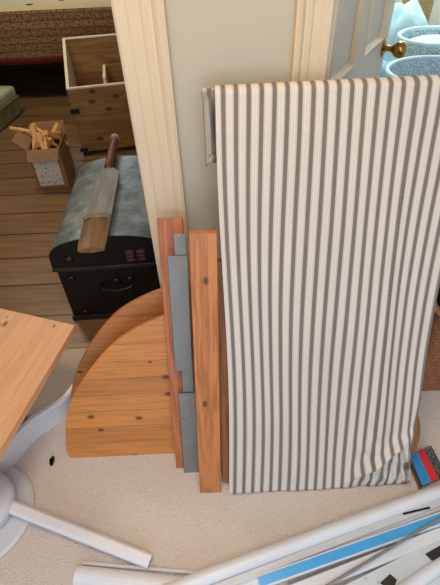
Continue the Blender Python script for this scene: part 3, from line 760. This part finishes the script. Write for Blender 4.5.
b = bm_(); lbox(b, (-.002, CDp-T-.002, czb-.001), (CW, CDp+.002, czb+.008)); obj('back_rim', b, m_pale, ch, M=CM.copy(), label='pale worn rim')
b = bm_(); prism(b, [(-.002, T, czf), (-.002, CDp-T, czb), (-.002, CDp-T, czb+.008), (-.002, T, czf+.009)], (T, 0, 0)); obj('side_rim', b, m_pale, ch, M=CM.copy(), label='pale worn rim')
dv = CM.inverted() @ aty(104, 82, CY+.10)
b = bm_(); prism(b, [(T, T+.002, czf-.30), (T, CDp-T-.002, czf-.30), (T, CDp-T-.002, czb-.02), (T, T+.002, czf-.01)], (.002, 0, 0)); obj('side_light_patch', b, plain('side_light_tone', (214, 212, 206), .6), ch, M=CM.copy(), label='painted light on inner side panel')  # thin pale sheet paints the reflected daylight on the inner left wall
b = bm_(); lbox(b, (dv.x, .02, .05), (dv.x+.018, CDp-.15, czf+.05)); obj('divider', b, m_pale, ch, M=CM.copy(), label='pale divider')
b = bm_(); lbox(b, (dv.x+.018, CDp-.165, .05), (CW-T, CDp-.15, czf+.05)); obj('tray_panel', b, m_chest, ch, M=CM.copy())
for z_ in (.03+.0,):
    for x in (.0, CW-.05):
        b = bm_(); lbox(b, (x, 0, 0), (x+.05, .05, .03)); obj('foot', b, m_black, ch, M=CM.copy())
b = bm_(); hz = aty(72, 112, CY).z; lbox(b, (-.012, -.008, hz-.015), (.05, .0, hz+.02)); obj('metal_corner', b, m_black, ch, M=CM.copy(), bevel=.003)
b = bm_(); hz2 = aty(80, 151, CY).z; lbox(b, (-.016, -.008, .035), (.04, .0, .065)); obj('metal_corner', b, m_black, ch, M=CM.copy(), bevel=.003)

# cardboard box with kindling
m_card = plain('cardboard', (142, 108, 76), .8, var=.06, scale=20)
q0 = atz(40, 189); q1 = atz(60, 189); q2_ = atz(74, 168)
ux = (q1-q0).normalized(); KW = max(.2, (q1-q0).length); KD = .26
kb = Matrix.Translation(q0) @ Matrix.Rotation(math.radians(4), 4, 'Z')
kh = aty(26, 151, q0.y).z
print('cardbox', q0, q1, q2_, kh)
cb = thing('cardboard_box', 'small open cardboard box filled with kindling on the floorboards', 'box', None, M=kb)
b = bm_(); T = .005
lbox(b, (0, 0, 0), (KW, T, kh)); lbox(b, (0, KD-T, 0), (KW, KD, kh)); lbox(b, (0, T, 0), (T, KD-T, kh)); lbox(b, (KW-T, T, 0), (KW, KD-T, kh)); lbox(b, (T, T, 0), (KW-T, KD-T, T))
obj('carton', b, m_card, cb, M=kb.copy())
for pts, e in ((((0, 0, kh), (KW, 0, kh), (KW-.004, -.06, kh-.05), (.004, -.06, kh-.05)), (0, .003, .003)),
               (((0, 0, kh), (0, KD, kh), (-.075, KD-.02, kh+.06), (-.075, .02, kh+.06)), (.0, 0, .004)),
               (((0, KD, kh), (KW, KD, kh), (KW, KD+.04, kh+.06), (0, KD+.04, kh+.06)), (0, .003, .001)),
               (((KW, 0, kh), (KW, KD, kh), (KW+.035, KD, kh+.055), (KW+.035, 0.01, kh+.055)), (.003, 0, .001))):
    b = bm_(); prism(b, pts, e); obj('flap', b, m_card, cb, M=kb.copy())
t = NT('shipping_label', .6); v = t.coord(scale=(30, 1, 60)); lf = t.ramp(t.noise(v, 1, 1), [(.60, W(0)), (.64, W(.7))])
t.col(t.mix(lf, lin((214, 205, 192)), lin((90, 80, 74))))
b = bm_(); lbox(b, (.012, -.001, .02), (KW-.03, 0, kh-.07)); obj('paper_label', b, t.m, cb, M=kb.copy(), label='white paper label')
m_kind = pine('split_kindling', (226, 176, 110), (190, 134, 72), 'x', gscale=.8)
kinds = ['thick pale kindling stick in the middle of the cardboard box', 'kindling stick leaning out over the left flap of the cardboard box', 'kindling sticks bundled in the cardboard box']
NKS = 16
specs = []
for k in range(NKS):
    px = .03+(KW-.06)*((k*7) % NKS)/(NKS-1); py = .04+(KD-.08)*((k*5) % NKS)/(NKS-1)
    az = random.uniform(0, 6.28); tl = random.uniform(.5, 1.15)
    specs.append((px, py, az, tl))
for k, (px, py, az, tl) in enumerate(specs):
    L = random.uniform(.11, .15); w = random.uniform(.024, .044)
    b = bm_(); hw = w/2
    pts = [(-L/2, -hw, -hw*.6), (-L/2, hw, -hw*.7), (-L/2, hw*.8, hw*.7), (-L/2, -hw*.7, hw*.6)]
    prism(b, pts, (L, random.uniform(-.01, .01), random.uniform(-.008, .008)))
    Mk = kb @ Matrix.Translation((px, py, kh-.02+.03*(k % 3)-.0)) @ Matrix.Rotation(az, 4, 'Z') @ Matrix.Rotation(-tl, 4, 'Y')
    obj('kindling_stick', b, m_kind, M=Mk, label='pale split kindling stick in the cardboard box', cat='kindling', group='kindling sticks in the cardboard box')
b = bm_(); hw = .012; prism(b, [(-.1, -hw, -.006), (-.1, hw, -.006), (-.1, hw*.6, .006), (-.1, -hw*.6, .006)], (.2, 0, .01))
obj('kindling_stick', b, m_kind, M=kb @ Matrix.Translation((-.035, KD*.75, kh+.05)) @ Matrix.Rotation(2.9, 4, 'Z') @ Matrix.Rotation(-.1, 4, 'Y'), label='long kindling stick poking out over the left side of the box', cat='kindling')

# green storage box
g0 = atz(23, 113); g1_ = atz(0, 133)
dgy = (g1_-g0).normalized(); ga = math.atan2(-dgy.x, dgy.y)
GM = Matrix.Translation(g1_-dgy*0) @ Matrix.Identity(4)
gxa = -dgy.copy(); gn = Vector((gxa.y, -gxa.x, 0))       # gxa along the visible face, away
GM = Matrix((gxa, Vector((-gxa.y, gxa.x, 0)), Vector((0, 0, 1)))).transposed().to_4x4(); GM.translation = g1_+dgy*.25
GL = (g0-g1_).length+.25; gh = aty(18, 85, g0.y).z
print('green', g0, g1_, gh, GL)
gb = thing('green_case', 'sage green padded case at the left edge on the floorboards', 'case', None, M=GM)
m_green = plain('olive_canvas', (132, 134, 92), .8, var=.12, scale=14, bump=.2); m_green2 = plain('sage_canvas', (172, 190, 168), .7, var=.10, scale=14, bump=.2)
b = bm_(); lbox(b, (0, 0, 0), (GL, .5, gh*.62)); obj('body', b, m_green, gb, M=GM.copy(), bevel=.02)
b = bm_(); lbox(b, (-.006, -.006, gh*.62), (GL+.006, .506, gh)); obj('lid', b, m_green2, gb, M=GM.copy(), bevel=.025, label='paler sage lid')
b = bm_(); lbox(b, (-.004, -.012, gh*.58), (GL+.004, -.0, gh*.66)); obj('strap', b, m_green, gb, M=GM.copy(), bevel=.003)

# bed with patterned cover
YBD = 4.25
bz0 = aty(20, 66, YBD).z; bz1 = aty(20, 11, YBD+.03).z
print('bed', bz0, bz1)
t = NT('patterned_rug', .95, spec=.1); uv = t.new('ShaderNodeUVMap', uv_map='UVMap'); sx = t.new('ShaderNodeSeparateXYZ'); t.link(uv.outputs[0], sx.inputs[0])
V_ = sx.outputs[1]; U_ = sx.outputs[0]     # V 0 at the hem, 1 at the front top edge, above: top surface (metres/height)
rowb = t.math('MULTIPLY', V_, 7.5); rf = t.math('FRACT', rowb); rid = t.math('FLOOR', rowb)
cell = t.math('FRACT', t.math('ADD', t.math('MULTIPLY', U_, 15.0), t.math('MULTIPLY', rid, .37)))
cx_ = t.math('ABSOLUTE', t.math('SUBTRACT', cell, .5)); ry_ = t.math('ABSOLUTE', t.math('SUBTRACT', rf, .5))
dia = t.math('ADD', cx_, ry_)
motif = t.ramp(dia, [(.16, W(1)), (.22, W(0)), (.34, W(0)), (.40, W(.7)), (.46, W(0))])
wn = t.new('ShaderNodeTexWhiteNoise', noise_dimensions='1D'); t.link(rid, wn.inputs['W'])
bgc = t.ramp(wn.outputs[0], [(0, lin((140, 104, 76))), (.5, lin((158, 124, 92))), (1, lin((128, 108, 88)))])
bgc = t.mix(t.math('MULTIPLY', motif, .5), bgc, lin((168, 136, 96)))
bgc = t.mix(t.ramp(ry_, [(.42, W(0)), (.46, W(.8))]), bgc, lin((86, 62, 52)))
dots = t.ramp(t.noise(t.coord('UV', scale=(48, 26, 1)), 1, 2), [(.45, W(0)), (.6, W(.75))])
bgc = t.mix(dots, bgc, lin((78, 56, 44)))
bgc = t.mix(t.ramp(V_, [(.12, W(1)), (.135, W(0))]), bgc, lin((112, 50, 40)))
vo = t.new('ShaderNodeTexVoronoi'); vo.inputs['Scale'].default_value = 2.6; t.link(t.coord('UV', scale=(2.0, .9, 1)), vo.inputs['Vector'])
cream = t.mix(t.ramp(vo.outputs['Distance'], [(.16, W(1)), (.22, W(0))]), lin((222, 208, 176)), lin((70, 58, 48)))
topm = t.ramp(t.math('SUBTRACT', V_, .99), [(.0, W(0)), (.02, W(1))])
t.col(t.mix(topm, bgc, cream)); m_rug = t.m
bd = thing('covered_bed', 'low bed with a patterned brown and cream rug cover at the back', 'bed', (-1.9, 4.9, 0))
b = bm_(); lbox(b, (-3.9, YBD+.06, .30), (-.25, 5.6, bz1-.02)); obj('mattress', b, m_blackgap, bd)
for x in (-3.7, -.4):
    for y in (YBD+.2, 5.4): b = bm_(); box(b, (x, y, .15), (.07, .07, .3)); obj('leg', b, m_black, bd)
bm = bm_(); uvl = bm.loops.layers.uv.new('UVMap'); g = []
N = 90
prof = [(0, 0, 0)]
for j in range(13):
    row = []
    for i in range(N+1):
        x = -3.92+3.7*i/N
        wob = .012*math.sin(x*5)+.006*math.sin(x*13)
        if j <= 8:
            s_ = j/8; z_ = bz0+(bz1-bz0)*s_+(.012*math.sin(x*3)*(1-s_)); y_ = YBD+.03*s_**3+wob*(1-s_); vv_ = s_*.99
        else:
            s_ = (j-8)/4; z_ = bz1+.012+.006*math.sin(x*4+s_*5); y_ = YBD+.06+s_*1.25; vv_ = 1.03+s_*4
        row.append((Vector((x, y_, z_)), x*1.0, vv_))
    g.append(row)
vs = [[bm.verts.new(p[0]) for p in r] for r in g]
for j in range(12):
    for i in range(N):
        f = bm.faces.new((vs[j][i], vs[j][i+1], vs[j+1][i+1], vs[j+1][i]))
        for l, (a, c) in zip(f.loops, ((j, i), (j, i+1), (j+1, i+1), (j+1, i))): l[uvl].uv = g[a][c][1:]
rg = obj('rug_cover', bm, m_rug, smooth=True, label='patterned brown rug with cream field spread over the bed', cat='rug'); s3 = rg.modifiers.new('t', 'SOLIDIFY'); s3.thickness = .008; s3.offset = -1

# ------------------------------------------------------------------ lights
def area(name, loc, rot, size, power, color, sy=None):
    l = bpy.data.lights.new(name, 'AREA'); l.energy = power; l.color = color; l.shape = 'RECTANGLE'; l.size = size; l.size_y = sy or size
    o = bpy.data.objects.new(name, l); C.objects.link(o); o.location = loc; o.rotation_euler = rot; return o
R_d = math.radians
area('window_daylight', (.2, -3.12, 1.48), (R_d(90), 0, 0), 3.3, 60, (.68, .84, 1.0), 1.5)      # through the window behind
area('ceiling_lamp_light', (-.1, .60, 2.44), (0, 0, 0), .5, 18, (1.0, .66, .36))
area('overhead_fill', (0, -.9, 2.46), (0, 0, 0), 1.6, 33, (.76, .88, 1.0))  # unseen cool fill, added to brighten the carpet from above
area('left_room_window', (-1.2, 5.70, 1.75), (R_d(-90), 0, 0), 1.3, 14, (.80, .90, 1.0), 1.0)
area('left_room_warm_fill', (-1.6, 3.0, 2.42), (0, 0, 0), .5, 27, (1.0, .82, .56))  # unseen warm fill, added to lift the left room
area('right_room_window', (2.1, 4.17, 1.5), (R_d(-90), 0, 0), 1.6, 34, (.70, .90, 1.0), 1.4)
area('right_room_overhead_fill', (1.15, 3.45, 2.44), (0, 0, 0), .6, 40, (.74, .94, 1.0))  # unseen fill, added to brighten the baskets but not the door
w = bpy.data.worlds.new('world'); S.world = w; w.use_nodes = True
w.node_tree.nodes['Background'].inputs[0].default_value = (.75, .86, 1, 1); w.node_tree.nodes['Background'].inputs[1].default_value = 1.0
S.view_settings.view_transform = 'Standard'; S.view_settings.look = 'None'; S.view_settings.gamma = 1; S.view_settings.use_curve_mapping = False
S.view_settings.exposure = -0.20
try: S.cycles.use_denoising = True
except Exception: pass
